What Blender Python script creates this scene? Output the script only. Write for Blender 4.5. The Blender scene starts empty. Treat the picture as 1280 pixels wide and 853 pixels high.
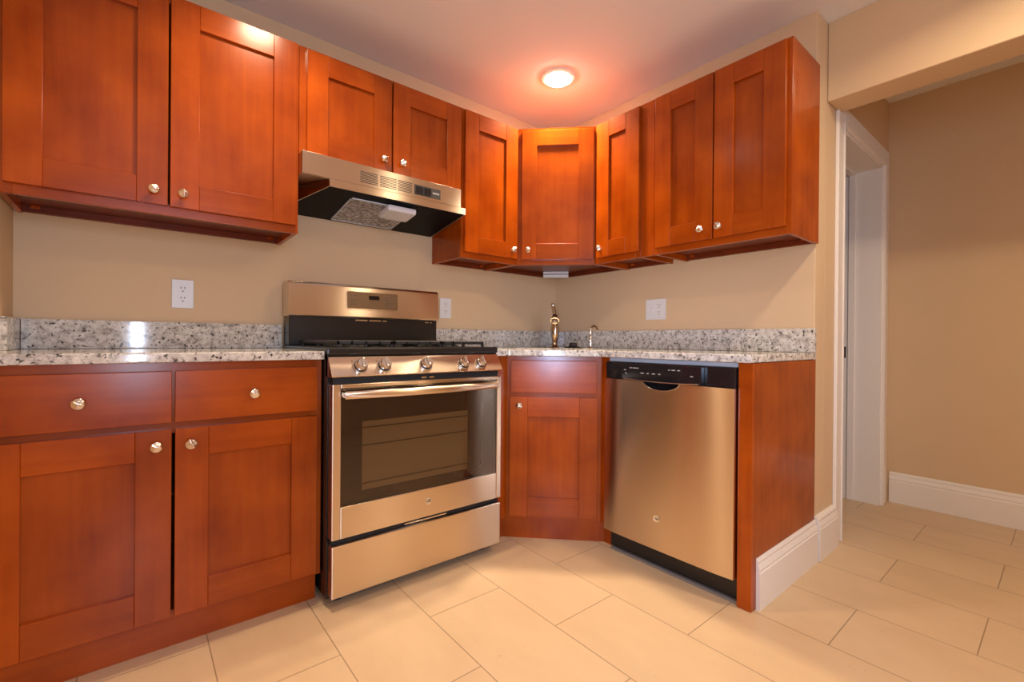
import bpy, bmesh, math, random
from mathutils import Vector, Matrix
PI = math.pi
R2 = math.sqrt(2.0)
random.seed(7)
S = bpy.context.scene
COL = S.collection

# ------------------------------------------------------------------ camera, world, exposure
CAM_LOC = Vector((-2.311, -2.339, 0.959))
YAW, PITCH, ROLL, FPX = math.radians(39.245), math.radians(-0.117), math.radians(0.453), 573.138
fw = Vector((math.sin(YAW) * math.cos(PITCH), math.cos(YAW) * math.cos(PITCH), math.sin(PITCH)))
rt0 = Vector((math.cos(YAW), -math.sin(YAW), 0.0))
up0 = rt0.cross(fw)
rt = rt0 * math.cos(ROLL) + up0 * math.sin(ROLL)
up = -rt0 * math.sin(ROLL) + up0 * math.cos(ROLL)
cd = bpy.data.cameras.new('camera')
cd.sensor_width = 36.0
cd.sensor_fit = 'HORIZONTAL'
cd.lens = FPX / 1280.0 * 36.0
cd.clip_start = 0.05
cam = bpy.data.objects.new('camera', cd)
COL.objects.link(cam)
cam.matrix_world = Matrix(((rt.x, up.x, -fw.x, CAM_LOC.x), (rt.y, up.y, -fw.y, CAM_LOC.y),
                           (rt.z, up.z, -fw.z, CAM_LOC.z), (0, 0, 0, 1)))
S.camera = cam

w = bpy.data.worlds.new('daylight')
S.world = w
w.use_nodes = True
w.node_tree.nodes['Background'].inputs['Color'].default_value = (0.62, 0.76, 1.0, 1)
w.node_tree.nodes['Background'].inputs['Strength'].default_value = 0.6

vs = S.view_settings
vs.view_transform = 'Standard'
vs.look = 'None'
vs.exposure = 0.30
vs.gamma = 1.0
vs.use_curve_mapping = False

LAMP_COLOR = (1.0, 0.79, 0.53)
LENS_COLOR = (1.0, 0.93, 0.76)
LAMP_STRENGTH = 58.0          # glowing lens of each ceiling light
LAMP_POWER = 11.0              # reflector beam of each ceiling light, watts
LAMP_SPREAD = math.radians(128)
SIDELIGHT_POWER = 4.5
FILL_POWER = 19.0

def area_light(name, loc, rot, sx, sy, power, color):
    l = bpy.data.lights.new(name, 'AREA')
    l.shape = 'RECTANGLE'
    l.size, l.size_y, l.energy, l.color = sx, sy, power, color
    o = bpy.data.objects.new(name, l)
    COL.objects.link(o)
    o.location, o.rotation_euler = loc, rot
    return o
# unseen cool lights: narrow window behind the photographer, then added sheen and fill lights
area_light('unseen_cool_light', (-2.315, -3.610, 0.86), (PI / 2, 0, 0), 0.075, 0.54, SIDELIGHT_POWER * 2.0, (0.66, 0.78, 1.0))
sl = area_light('unseen_cool_light', (-2.80, -2.77, 0.89), (PI / 2, 0, -PI / 4), 0.30, 0.46, SIDELIGHT_POWER * 1.9, (0.52, 0.67, 1.0))  # angled beam added to put a bluish sheen on the sink drawer
sl.data.spread = math.radians(70)
area_light('unseen_cool_light', (-2.10, -3.610, 1.60), (PI / 2, 0, 0), 0.96, 0.66, FILL_POWER, (0.52, 0.70, 1.0))  # added fill, cools and lifts the walls and ceiling

# ------------------------------------------------------------------ materials
def new_mat(name):
    m = bpy.data.materials.new(name)
    m.use_nodes = True
    nt = m.node_tree
    return m, nt, nt.nodes['Principled BSDF']

def plain(name, col, rough=0.5, metal=0.0, spec=0.5, coat=0.0, bump=0.0, bscale=200.0):
    m, nt, b = new_mat(name)
    b.inputs['Base Color'].default_value = (*col, 1)
    b.inputs['Roughness'].default_value = rough
    b.inputs['Metallic'].default_value = metal
    b.inputs['Specular IOR Level'].default_value = spec
    b.inputs['Coat Weight'].default_value = coat
    b.inputs['Coat Roughness'].default_value = 0.1
    if bump:
        tc = nt.nodes.new('ShaderNodeTexCoord')
        n = nt.nodes.new('ShaderNodeTexNoise')
        n.inputs['Scale'].default_value = bscale
        n.inputs['Detail'].default_value = 3
        bp = nt.nodes.new('ShaderNodeBump')
        bp.inputs['Strength'].default_value = bump
        bp.inputs['Distance'].default_value = 0.002
        nt.links.new(tc.outputs['Object'], n.inputs['Vector'])
        nt.links.new(n.outputs['Fac'], bp.inputs['Height'])
        nt.links.new(bp.outputs['Normal'], b.inputs['Normal'])
    return m

def ramp(nt, fac, stops):
    r = nt.nodes.new('ShaderNodeValToRGB')
    e = r.color_ramp.elements
    while len(e) < len(stops):
        e.new(0.5)
    for k, (p, c) in enumerate(stops):
        e[k].position = p
        e[k].color = (*c, 1)
    nt.links.new(fac, r.inputs['Fac'])
    return r.outputs['Color']

def mix(nt, kind, fac, a, b):
    m = nt.nodes.new('ShaderNodeMix')
    m.data_type = 'RGBA'
    m.blend_type = kind
    if isinstance(fac, (int, float)):
        m.inputs['Factor'].default_value = fac
    else:
        nt.links.new(fac, m.inputs['Factor'])
    for key, v in ((6, a), (7, b)):
        if isinstance(v, tuple):
            m.inputs[key].default_value = (*v, 1)
        else:
            nt.links.new(v, m.inputs[key])
    return m.outputs[2]

def wood(name, dark, light, rough=0.30):
    m, nt, b = new_mat(name)
    uv = nt.nodes.new('ShaderNodeUVMap')
    uv.uv_map = 'UVMap'
    geo = nt.nodes.new('ShaderNodeNewGeometry')
    mp = nt.nodes.new('ShaderNodeMapping')
    mp.inputs['Scale'].default_value = (38, 2.0, 1)
    add = nt.nodes.new('ShaderNodeVectorMath')
    add.operation = 'ADD'
    isl = nt.nodes.new('ShaderNodeMath')
    isl.operation = 'MULTIPLY'
    isl.inputs[1].default_value = 37.0
    nt.links.new(geo.outputs['Random Per Island'], isl.inputs[0])
    nt.links.new(uv.outputs['UV'], mp.inputs['Vector'])
    nt.links.new(mp.outputs['Vector'], add.inputs[0])
    nt.links.new(isl.outputs[0], add.inputs[1])
    n = nt.nodes.new('ShaderNodeTexNoise')
    n.inputs['Scale'].default_value = 1.0
    n.inputs['Detail'].default_value = 5
    n.inputs['Distortion'].default_value = 0.6
    nt.links.new(add.outputs[0], n.inputs['Vector'])
    tc = nt.nodes.new('ShaderNodeTexCoord')
    n2 = nt.nodes.new('ShaderNodeTexNoise')
    n2.inputs['Scale'].default_value = 5.5
    n2.inputs['Detail'].default_value = 6
    nt.links.new(tc.outputs['Object'], n2.inputs['Vector'])
    sc = nt.nodes.new('ShaderNodeMix')
    sc.inputs['Factor'].default_value = 0.70
    nt.links.new(n.outputs['Fac'], sc.inputs[2])
    nt.links.new(n2.outputs['Fac'], sc.inputs[3])
    c = ramp(nt, sc.outputs[0], [(0.30, dark), (0.70, light)])
    hsv = nt.nodes.new('ShaderNodeHueSaturation')
    mr = nt.nodes.new('ShaderNodeMapRange')
    mr.inputs['To Min'].default_value = 0.86
    mr.inputs['To Max'].default_value = 1.12
    nt.links.new(geo.outputs['Random Per Island'], mr.inputs['Value'])
    nt.links.new(mr.outputs[0], hsv.inputs['Value'])
    nt.links.new(c, hsv.inputs['Color'])
    nt.links.new(hsv.outputs['Color'], b.inputs['Base Color'])
    b.inputs['Roughness'].default_value = rough
    b.inputs['Specular IOR Level'].default_value = 0.35
    return m

def granite():
    m, nt, b = new_mat('speckled_granite')
    tc = nt.nodes.new('ShaderNodeTexCoord')
    n1 = nt.nodes.new('ShaderNodeTexNoise')
    n1.inputs['Scale'].default_value = 38
    n1.inputs['Detail'].default_value = 6
    n1.inputs['Roughness'].default_value = 0.65
    n2 = nt.nodes.new('ShaderNodeTexNoise')
    n2.inputs['Scale'].default_value = 85
    n2.inputs['Detail'].default_value = 4
    n2.inputs['Roughness'].default_value = 0.6
    v = nt.nodes.new('ShaderNodeTexVoronoi')
    v.inputs['Scale'].default_value = 120
    n4 = nt.nodes.new('ShaderNodeTexNoise')
    n4.inputs['Scale'].default_value = 9
    for q in (n1, n2, v, n4):
        nt.links.new(tc.outputs['Object'], q.inputs['Vector'])
    base = ramp(nt, n1.outputs['Fac'], [(0.34, (0.30, 0.27, 0.24)), (0.47, (0.62, 0.58, 0.51)), (0.62, (0.80, 0.76, 0.68))])
    cr = ramp(nt, v.outputs['Distance'], [(0.0, (0.72, 0.69, 0.66)), (0.6, (1, 1, 1))])
    c1 = mix(nt, 'MULTIPLY', 0.7, base, cr)
    dk = ramp(nt, n2.outputs['Fac'], [(0.57, (0, 0, 0)), (0.64, (1, 1, 1))])
    sep = nt.nodes.new('ShaderNodeRGBToBW')
    nt.links.new(dk, sep.inputs[0])
    c2 = mix(nt, 'MIX', sep.outputs[0], c1, (0.055, 0.042, 0.038))
    nt.links.new(c2, b.inputs['Base Color'])
    b.inputs['Roughness'].default_value = 0.07
    return m

def steel(name, col=(0.73, 0.60, 0.47), rough=0.28, grain=(1.5, 1.5, 400), aniso=1.0, rot=0.25):
    m, nt, b = new_mat(name)
    b.inputs['Base Color'].default_value = (*col, 1)
    b.inputs['Metallic'].default_value = 1.0
    b.inputs['Roughness'].default_value = rough
    b.inputs['Anisotropic'].default_value = aniso
    b.inputs['Anisotropic Rotation'].default_value = rot
    tg = nt.nodes.new('ShaderNodeTangent')
    tg.direction_type = 'RADIAL'
    tg.axis = 'Z'
    nt.links.new(tg.outputs[0], b.inputs['Tangent'])
    tc = nt.nodes.new('ShaderNodeTexCoord')
    mp = nt.nodes.new('ShaderNodeMapping')
    mp.inputs['Scale'].default_value = grain
    n = nt.nodes.new('ShaderNodeTexNoise')
    n.inputs['Scale'].default_value = 1.0
    n.inputs['Detail'].default_value = 3
    nt.links.new(tc.outputs['Object'], mp.inputs['Vector'])
    nt.links.new(mp.outputs[0], n.inputs['Vector'])
    mr = nt.nodes.new('ShaderNodeMapRange')
    mr.inputs['To Min'].default_value = rough - 0.003
    mr.inputs['To Max'].default_value = rough + 0.003
    nt.links.new(n.outputs['Fac'], mr.inputs['Value'])
    nt.links.new(mr.outputs[0], b.inputs['Roughness'])
    return m

def tile_floor():
    m, nt, b = new_mat('porcelain_tile')
    tc = nt.nodes.new('ShaderNodeTexCoord')
    sx = nt.nodes.new('ShaderNodeSeparateXYZ')
    nt.links.new(tc.outputs['Object'], sx.inputs[0])
    def aff(sock, mul, addv):
        q = nt.nodes.new('ShaderNodeMath')
        q.operation = 'MULTIPLY_ADD'
        q.inputs[1].default_value = mul
        q.inputs[2].default_value = addv
        nt.links.new(sock, q.inputs[0])
        return q.outputs[0]
    cx = nt.nodes.new('ShaderNodeCombineXYZ')
    # long tile edges run along world Y, rows step along world X every 0.3045 m
    nt.links.new(aff(sx.outputs['Y'], 1.0, 0.940 + 0.609 * 12 + 0.0), cx.inputs[0])
    nt.links.new(aff(sx.outputs['X'], 1.0, 0.9155 + 0.3045 * 21), cx.inputs[1])
    br = nt.nodes.new('ShaderNodeTexBrick')
    br.offset = 0.5
    br.offset_frequency = 2
    br.squash = 1.0
    br.inputs['Scale'].default_value = 1.0
    br.inputs['Mortar Size'].default_value = 0.0019
    br.inputs['Mortar Smooth'].default_value = 0.15
    br.inputs['Bias'].default_value = 0.0
    br.inputs['Brick Width'].default_value = 0.609
    br.inputs['Row Height'].default_value = 0.3045
    br.inputs['Color1'].default_value = (0.71, 0.50, 0.30, 1)
    br.inputs['Color2'].default_value = (0.75, 0.535, 0.325, 1)
    br.inputs['Mortar'].default_value = (0.40, 0.265, 0.155, 1)
    nt.links.new(cx.outputs[0], br.inputs['Vector'])
    mp = nt.nodes.new('ShaderNodeMapping')
    mp.inputs['Scale'].default_value = (5, 2, 1)
    nt.links.new(tc.outputs['Object'], mp.inputs['Vector'])
    n = nt.nodes.new('ShaderNodeTexNoise')
    n.inputs['Scale'].default_value = 1.6
    n.inputs['Detail'].default_value = 7
    n.inputs['Roughness'].default_value = 0.6
    nt.links.new(mp.outputs[0], n.inputs['Vector'])
    c = mix(nt, 'MULTIPLY', 0.8, br.outputs['Color'], ramp(nt, n.outputs['Fac'], [(0.3, (0.90, 0.88, 0.85)), (0.7, (1, 1, 1))]))
    n3 = nt.nodes.new('ShaderNodeTexNoise')
    n3.inputs['Scale'].default_value = 60
    n3.inputs['Detail'].default_value = 2
    nt.links.new(tc.outputs['Object'], n3.inputs['Vector'])
    c = mix(nt, 'MULTIPLY', 0.8, c, ramp(nt, n3.outputs['Fac'], [(0.22, (0.66, 0.52, 0.40)), (0.27, (1, 1, 1))]))
    nt.links.new(c, b.inputs['Base Color'])
    b.inputs['Roughness'].default_value = 0.34
    bp = nt.nodes.new('ShaderNodeBump')
    bp.inputs['Strength'].default_value = 0.35
    bp.inputs['Distance'].default_value = 0.002
    bp.invert = True
    nt.links.new(br.outputs['Fac'], bp.inputs['Height'])
    nt.links.new(bp.outputs[0], b.inputs['Normal'])
    return m

def tinted_glass(name, tint, rough=0.04, ior_blend=0.12):
    m, nt, b = new_mat(name)
    nt.nodes.remove(b)
    out = nt.nodes['Material Output']
    tr = nt.nodes.new('ShaderNodeBsdfTransparent')
    tr.inputs['Color'].default_value = (*tint, 1)
    gl = nt.nodes.new('ShaderNodeBsdfGlossy')
    gl.inputs['Roughness'].default_value = rough
    fr = nt.nodes.new('ShaderNodeFresnel')
    fr.inputs['IOR'].default_value = 1.5
    ms = nt.nodes.new('ShaderNodeMixShader')
    nt.links.new(fr.outputs[0], ms.inputs[0])
    nt.links.new(tr.outputs[0], ms.inputs[1])
    nt.links.new(gl.outputs[0], ms.inputs[2])
    nt.links.new(ms.outputs[0], out.inputs['Surface'])
    return m

def emitter(name, col, strength):
    m, nt, b = new_mat(name)
    b.inputs['Base Color'].default_value = (0.8, 0.8, 0.8, 1)
    b.inputs['Emission Color'].default_value = (*col, 1)
    b.inputs['Emission Strength'].default_value = strength
    return m

M = {}
M['wood'] = wood('cinnamon_stained_maple', (0.235, 0.031, 0.0010), (0.440, 0.078, 0.0028), 0.21)
M['wood_under'] = wood('shade_darkened_underside', (0.120, 0.018, 0.0040), (0.180, 0.030, 0.0060), 0.35)  # shade under the wall cabinets put into a darker wood colour
M['granite'] = granite()
M['floor'] = tile_floor()
M['wall'] = plain('tan_wall_paint', (0.71, 0.505, 0.300), 0.75, bump=0.08, bscale=90)
M['ceiling'] = plain('white_ceiling_paint', (0.88, 0.845, 0.815), 0.9)
M['trim'] = plain('white_trim_paint', (0.88, 0.81, 0.73), 0.35)
M['steel'] = steel('brushed_stainless_steel')
M['steel_v'] = steel('vertically_brushed_stainless_steel', rough=0.27)
M['polished'] = plain('polished_steel', (0.62, 0.55, 0.47), 0.14, 1.0)
M['hoodblack'] = plain('black_hood_enamel', (0.004, 0.004, 0.005), 0.5, spec=0.12)
M['knobsteel'] = plain('satin_knob_steel', (0.72, 0.70, 0.68), 0.20, 1.0)
M['steel_fine'] = steel('fine_brushed_stainless_steel', rough=0.20, aniso=0.9)
M['chrome'] = plain('polished_chrome', (0.78, 0.76, 0.74), 0.10, 1.0)
M['nickel'] = plain('satin_nickel', (0.80, 0.74, 0.66), 0.22, 1.0)
M['bronze_chrome'] = plain('warm_polished_nickel', (0.46, 0.36, 0.27), 0.14, 1.0)
M['black'] = plain('black_enamel', (0.012, 0.011, 0.011), 0.25)
M['black_gloss'] = plain('glossy_black_plastic', (0.012, 0.011, 0.012), 0.10)
M['black_matte'] = plain('matte_black_cast_iron', (0.018, 0.016, 0.015), 0.55)
M['darkgap'] = plain('dark_recess', (0.006, 0.006, 0.007), 0.6)
M['plate'] = plain('white_outlet_plastic', (0.78, 0.76, 0.74), 0.35)
M['slot'] = plain('dark_slot', (0.05, 0.045, 0.04), 0.6)
M['greyplastic'] = plain('light_grey_plastic', (0.55, 0.57, 0.60), 0.4)
M['greystrip'] = plain('grey_floor_strip', (0.20, 0.18, 0.17), 0.5)
M['ink'] = plain('grey_printed_marks', (0.45, 0.43, 0.41), 0.5)
M['ink_dim'] = plain('dim_printed_marks', (0.16, 0.14, 0.12), 0.5)
M['lens'] = plain('frosted_lamp_cover', (0.72, 0.70, 0.72), 0.4)
M['lampglow'] = emitter('glowing_lamp_lens', LENS_COLOR, LAMP_STRENGTH)
M['lampglow_deep'] = emitter('glowing_deep_lamp_lens', LENS_COLOR, 9.0)
M['oven_glass'] = tinted_glass('smoked_oven_glass', (0.80, 0.70, 0.60))
M['oven_inner'] = plain('dark_oven_enamel', (0.075, 0.060, 0.052), 0.35)
M['oven_window'] = plain('olive_screened_oven_window', (0.42, 0.34, 0.20), 0.45)
M['display'] = plain('smoked_display_panel', (0.34, 0.28, 0.20), 0.24, 0.9)

def filter_mat():
    m, nt, b = new_mat('aluminium_grease_filter')
    tc = nt.nodes.new('ShaderNodeTexCoord')
    mp = nt.nodes.new('ShaderNodeMapping')
    mp.inputs['Scale'].default_value = (45, 150, 1)
    n = nt.nodes.new('ShaderNodeTexVoronoi')
    n.inputs['Scale'].default_value = 1.0
    nt.links.new(tc.outputs['Object'], mp.inputs['Vector'])
    nt.links.new(mp.outputs[0], n.inputs['Vector'])
    c = ramp(nt, n.outputs['Distance'], [(0.20, (0.85, 0.84, 0.86)), (0.62, (0.22, 0.20, 0.19))])
    nt.links.new(c, b.inputs['Base Color'])
    b.inputs['Metallic'].default_value = 0.45
    b.inputs['Roughness'].default_value = 0.3
    bp = nt.nodes.new('ShaderNodeBump')
    bp.inputs['Strength'].default_value = 1.0
    bp.inputs['Distance'].default_value = 0.004
    nt.links.new(n.outputs['Distance'], bp.inputs['Height'])
    nt.links.new(bp.outputs[0], b.inputs['Normal'])
    return m
M['filter'] = filter_mat()

# ------------------------------------------------------------------ mesh helpers
class MB:
    def __init__(self):
        self.bm = bmesh.new()
        self.round = False
        self.uv = self.bm.loops.layers.uv.new('UVMap')

    def _uv(self, faces, axis):
        for f in faces:
            n = f.normal
            others = [i for i in range(3) if i != axis]
            u = others[0] if abs(n[others[1]]) >= abs(n[others[0]]) else others[1]
            for l in f.loops:
                l[self.uv].uv = (l.vert.co[u] + 0.37 * l.vert.co[others[1] if u == others[0] else others[0]], l.vert.co[axis])

    def box(self, x0, x1, y0, y1, z0, z1, bev=0.0, seg=1, axis=None):
        x0, x1 = min(x0, x1), max(x0, x1)
        y0, y1 = min(y0, y1), max(y0, y1)
        z0, z1 = min(z0, z1), max(z0, z1)
        bm = self.bm
        v = [bm.verts.new(p) for p in ((x0, y0, z0), (x1, y0, z0), (x1, y1, z0), (x0, y1, z0),
                                       (x0, y0, z1), (x1, y0, z1), (x1, y1, z1), (x0, y1, z1))]
        fs = [bm.faces.new([v[i] for i in q]) for q in ((3, 2, 1, 0), (4, 5, 6, 7), (0, 1, 5, 4), (1, 2, 6, 5), (2, 3, 7, 6), (3, 0, 4, 7))]
        for f in fs:
            f.normal_update()
        d = (x1 - x0, y1 - y0, z1 - z0)
        ax = d.index(max(d)) if axis is None else axis
        self._uv(fs, ax)
        if bev:
            es = list({e for f in fs for e in f.edges})
            bmesh.ops.bevel(bm, geom=es, offset=bev, segments=seg, affect='EDGES', profile=0.6)
        return self

    def prism(self, pts, z0, z1, holes=(), frame=None, bev=0.0, seg=2):
        """polygon (with holes) extruded; frame(a, b, c) turns outline coords + height into a point"""
        fr = frame or (lambda a, b, c: (a, b, c))
        bm = self.bm
        es = []
        loops = [pts] + list(holes)
        vs_all = []
        for lp in loops:
            vv = [bm.verts.new((p[0], p[1], 0.0)) for p in lp]
            vs_all += vv
            for i in range(len(vv)):
                es.append(bm.edges.new((vv[i], vv[(i + 1) % len(vv)])))
        if holes:
            r = bmesh.ops.triangle_fill(bm, edges=es, use_beauty=True, use_dissolve=False, normal=(0, 0, 1))
            fs = [g for g in r['geom'] if isinstance(g, bmesh.types.BMFace)]
        else:
            fs = [bm.faces.new(vs_all)]
        bmesh.ops.recalc_face_normals(bm, faces=fs)
        ex = bmesh.ops.extrude_face_region(bm, geom=fs)
        top = [g for g in ex['geom'] if isinstance(g, bmesh.types.BMVert)]
        tset = set(top)
        allf = set(fs) | {g for g in ex['geom'] if isinstance(g, bmesh.types.BMFace)} | {f for vv in top for f in vv.link_faces}
        for vv in set(vs_all) | tset:
            a, b = vv.co.x, vv.co.y
            vv.co = fr(a, b, z1 if vv in tset else z0)
        for f in allf:
            f.normal_update()
        self._uv(allf, 2)
        if bev:
            ee = [e for e in {e for f in allf for e in f.edges} if len(e.link_faces) == 2 and e.calc_face_angle(0) > 0.5]
            bmesh.ops.bevel(bm, geom=ee, offset=bev, segments=seg, affect='EDGES', profile=0.5)
        return self

    def lathe(self, prof, center=(0, 0, 0), axis='z', n=24):
        n = max(n, 16)
        self.round = True
        bm = self.bm
        c = Vector(center)
        def P(r, h, a):
            x, y = r * math.cos(a), r * math.sin(a)
            if axis == 'z':
                return c + Vector((x, y, h))
            if axis == '-y':
                return c + Vector((x, -h, y))
            if axis == '-x':
                return c + Vector((-h, x, y))
            return c + Vector((h, x, y))
        rings = []
        for r, h in prof:
            if r < 1e-6:
                rings.append([bm.verts.new(P(0, h, 0))])
            else:
                rings.append([bm.verts.new(P(r, h, 2 * PI * i / n)) for i in range(n)])
        for a, b in zip(rings, rings[1:]):
            for i in range(n):
                j = (i + 1) % n
                if len(a) == 1 and len(b) == 1:
                    continue
                if len(a) == 1:
                    bm.faces.new((a[0], b[i], b[j]))
                elif len(b) == 1:
                    bm.faces.new((a[i], a[j], b[0]))
                else:
                    bm.faces.new((a[i], a[j], b[j], b[i]))
        for ring in (rings[0], rings[-1]):
            if len(ring) > 2:
                bm.faces.new(ring)
        return self

    def tube(self, pts, r, n=12, flat=1.0, up=(0, 0, 1), radii=None):
        n = max(n, 16)
        self.round = True
        bm = self.bm
        pts = [Vector(p) for p in pts]
        rings = []
        for i, p in enumerate(pts):
            t = (pts[min(i + 1, len(pts) - 1)] - pts[max(i - 1, 0)]).normalized()
            u = Vector(up)
            s = t.cross(u)
            if s.length < 1e-4:
                s = t.cross(Vector((1, 0, 0)))
            s.normalize()
            q = s.cross(t).normalized()
            rr = radii[i] if radii else r
            rings.append([bm.verts.new(p + (s * math.cos(2 * PI * k / n) * flat + q * math.sin(2 * PI * k / n)) * rr) for k in range(n)])
        for a, b in zip(rings, rings[1:]):
            for k in range(n):
                j = (k + 1) % n
                bm.faces.new((a[k], a[j], b[j], b[k]))
        bm.faces.new(rings[0])
        bm.faces.new(rings[-1])
        return self

    def build(self, name, mat, parent=None, smooth=None):
        if smooth is None:
            smooth = 28 if self.round else 11
        bmesh.ops.recalc_face_normals(self.bm, faces=self.bm.faces[:])
        me = bpy.data.meshes.new(name)
        self.bm.to_mesh(me)
        self.bm.free()
        me.materials.append(M[mat] if isinstance(mat, str) else mat)
        if smooth:
            for p in me.polygons:
                p.use_smooth = True
            me.set_sharp_from_angle(angle=math.radians(smooth))
        o = bpy.data.objects.new(name, me)
        COL.objects.link(o)
        if parent:
            o.parent = parent
        return o

def pieces(name, mat, parent, boxes, bev=0.0, loc=None, rot=None):
    for b in boxes:
        o = MB().box(*b, bev).build(name, mat, parent)
        if loc:
            o.location, o.rotation_euler = loc, rot

def thing(name, label, cat, loc=(0, 0, 0), rz=0.0, group=None):
    o = bpy.data.objects.new(name, None)
    o.empty_display_size = 0.1
    COL.objects.link(o)
    o.location = loc
    o.rotation_euler = (0, 0, rz)
    return tag(o, label, cat, group)

def tag(o, label, cat, group=None):
    o['label'] = label
    o['category'] = cat
    if group:
        o['group'] = group
    return o

def struct(name, mb, mat, label=None, parent=None, smooth=None):
    o = mb.build(name, mat, parent, smooth)
    if parent is None:
        o['kind'] = 'structure'
    if label:
        o['label'] = label
    return o

RIGHT = -PI / 2     # things whose front faces -X (their local x runs along world -Y)
DIAG = -PI / 4      # things set across the corner

# ------------------------------------------------------------------ room shell
ZC = 2.423
XL, YF, XH = -2.648, -3.60, 1.235          # left wall, wall behind the photographer, far hall wall
YW = -1.618                                 # face of the wall end and of the hall door wall
YD2 = -1.415                                # other face of the door wall
struct('floor', MB().box(XL - 0.1, XH + 0.1, YF - 0.1, 0.1, -0.1, 0.0), 'floor', smooth=0)
struct('ceiling', MB().box(XL - 0.1, XH + 0.1, YF - 0.1, 0.1, ZC, ZC + 0.1), 'ceiling', smooth=0)
struct('wall_back', MB().box(XL - 0.1, XH + 0.1, 0.0, 0.1, 0.0, ZC), 'wall', smooth=0)
wl = MB()
L0, L1, L2, L3 = -2.79, -2.53, 0.66, 1.12       # low side opening, added for the angled sheen light
wl.box(XL - 0.1, XL, L1, 0.0, 0.0, ZC)
wl.box(XL - 0.1, XL, YF, L0, 0.0, ZC)
wl.box(XL - 0.1, XL, L0, L1, 0.0, L2)
wl.box(XL - 0.1, XL, L0, L1, L3, ZC)
struct('wall_left', wl, 'wall', smooth=0)
struct('wall_right', MB().box(0.0, 0.12, YW, 0.0, 0.0, ZC, 0.004, 2), 'wall')
struct('wall_hall', MB().box(XH, XH + 0.1, YF, 0.0, 0.0, ZC), 'wall', smooth=0)
DX0, DX1, DZ = 0.338, 1.090, 2.005
dw = MB()
dw.box(0.12, DX0, YW, YD2, 0.0, ZC)
dw.box(DX1, XH, YW, YD2, 0.0, ZC)
dw.box(DX0, DX1, YW, YD2, DZ, ZC)
struct('wall_door', dw, 'wall', smooth=0)
struct('wall_header', MB().box(0.133, 0.298, YF, YW - 0.001, 2.063, ZC, 0.003), 'wall')
wf = MB()
Q0, Q1, A2, A3 = -2.360, -2.270, 0.58, 1.14      # low narrow light
B0, B1, B2, B3 = -2.59, -1.61, 1.26, 1.94        # wide high opening above it, added for the fill light
wf.box(XL - 0.1, B0, YF - 0.1, YF, 0, ZC)
wf.box(B1, XH + 0.1, YF - 0.1, YF, 0, ZC)
wf.box(B0, B1, YF - 0.1, YF, B3, ZC)
wf.box(B0, B1, YF - 0.1, YF, A3, B2)
wf.box(B0, Q0, YF - 0.1, YF, A2, A3)
wf.box(Q1, B1, YF - 0.1, YF, A2, A3)
wf.box(B0, B1, YF - 0.1, YF, 0, A2)
struct('wall_front', wf, 'wall', smooth=0)
def window(name, x0, x1, z0, z1, cw):
    wn = MB()
    for a, b in ((x0 - cw, x0), (x1, x1 + cw)):
        wn.box(a, b, YF, YF + 0.015, z0 - cw, z1 + cw, 0.002)
    wn.box(x0, x1, YF, YF + 0.015, z1, z1 + cw, 0.002)
    wn.box(x0, x1, YF, YF + 0.020, z0 - cw, z0, 0.002)
    struct(name, wn, 'trim')
window('window_1', Q0, Q1, A2, A3, 0.04)
window('added_fill_window', B0, B1, B2, B3, 0.05)  # frame round the opening added for the fill light

# hall door casing and jamb
dr = MB()
CY = -1.634
dr.box(0.248, 0.338, CY, YW - 0.0005, 0.0, 2.062, 0.003)
dr.box(1.088, 1.176, CY, YW - 0.0005, 0.0, 2.100, 0.003)
dr.box(0.339, 1.0875, CY, YW - 0.0005, 2.005, 2.100, 0.003)
dr.box(0.300, 0.3385, CY, YW - 0.0005, 2.0625, 2.100)
# raised inner bead of the casing
dr.box(1.092, 1.106, CY - 0.005, CY + 0.001, 0.0, 2.008, 0.002)
dr.box(0.320, 0.334, CY - 0.005, CY + 0.001, 0.0, 2.008, 0.002)
dr.box(0.320, 1.106, CY - 0.005, CY + 0.001, 2.0085, 2.022, 0.002)
door = struct('door_1', dr, 'trim')
jm = MB()
jm.box(0.3385, 0.353, YW - 0.003, YD2, 0.0, DZ - 0.0005)
jm.box(1.075, 1.0895, YW - 0.003, YD2, 0.0, DZ - 0.0005)
jm.box(0.353, 1.075, YW - 0.003, YD2, 1.99, DZ - 0.0005)
jm.box(0.353, 0.365, -1.497, -1.462, 0.0, 1.99, 0.002)
jm.box(1.063, 1.075, -1.497, -1.462, 0.0, 1.99, 0.002)
jm.box(0.365, 1.063, -1.497, -1.462, 1.978, 1.99, 0.002)
struct('jamb', jm, 'trim', parent=door)
sp = MB().box(1.0725, 1.0745, -1.452, -1.424, 0.865, 0.935, 0.0005)
struct('strike_plate', sp, 'darkgap', 'dark metal strike plate', parent=door)

def baseboard_bm(L, h=0.185, t=0.016):
    """profile in (depth, height); runs along local x from 0 to L, front faces -y, back on y=0"""
    prof = [(0, 0), (-t, 0), (-t, h - 0.052), (-t + 0.003, h - 0.048), (-t + 0.001, h - 0.040), (-t + 0.004, h - 0.030),
            (-t + 0.008, h - 0.020), (-t + 0.007, h - 0.012), (-t + 0.010, h - 0.004), (-0.003, h), (0, h)]
    mb = MB()
    mb.prism(prof, 0.0, L, frame=lambda a, b, c: (c, a, b))
    return mb
b1 = struct('baseboard_end', baseboard_bm(0.585, 0.183, 0.015), 'trim')
b1.location = (-0.592, -1.6255, 0)
b2 = struct('baseboard_right', baseboard_bm(0.245, 0.190, 0.028), 'trim')
b2.location = (0.002, YW - 0.0005, 0)
b3 = struct('baseboard_hall', baseboard_bm(1.95, 0.180, 0.018), 'trim')
b3.location = (XH - 0.0005, YW - 0.02, 0)
b3.rotation_euler = (0, 0, -PI / 2)

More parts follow.
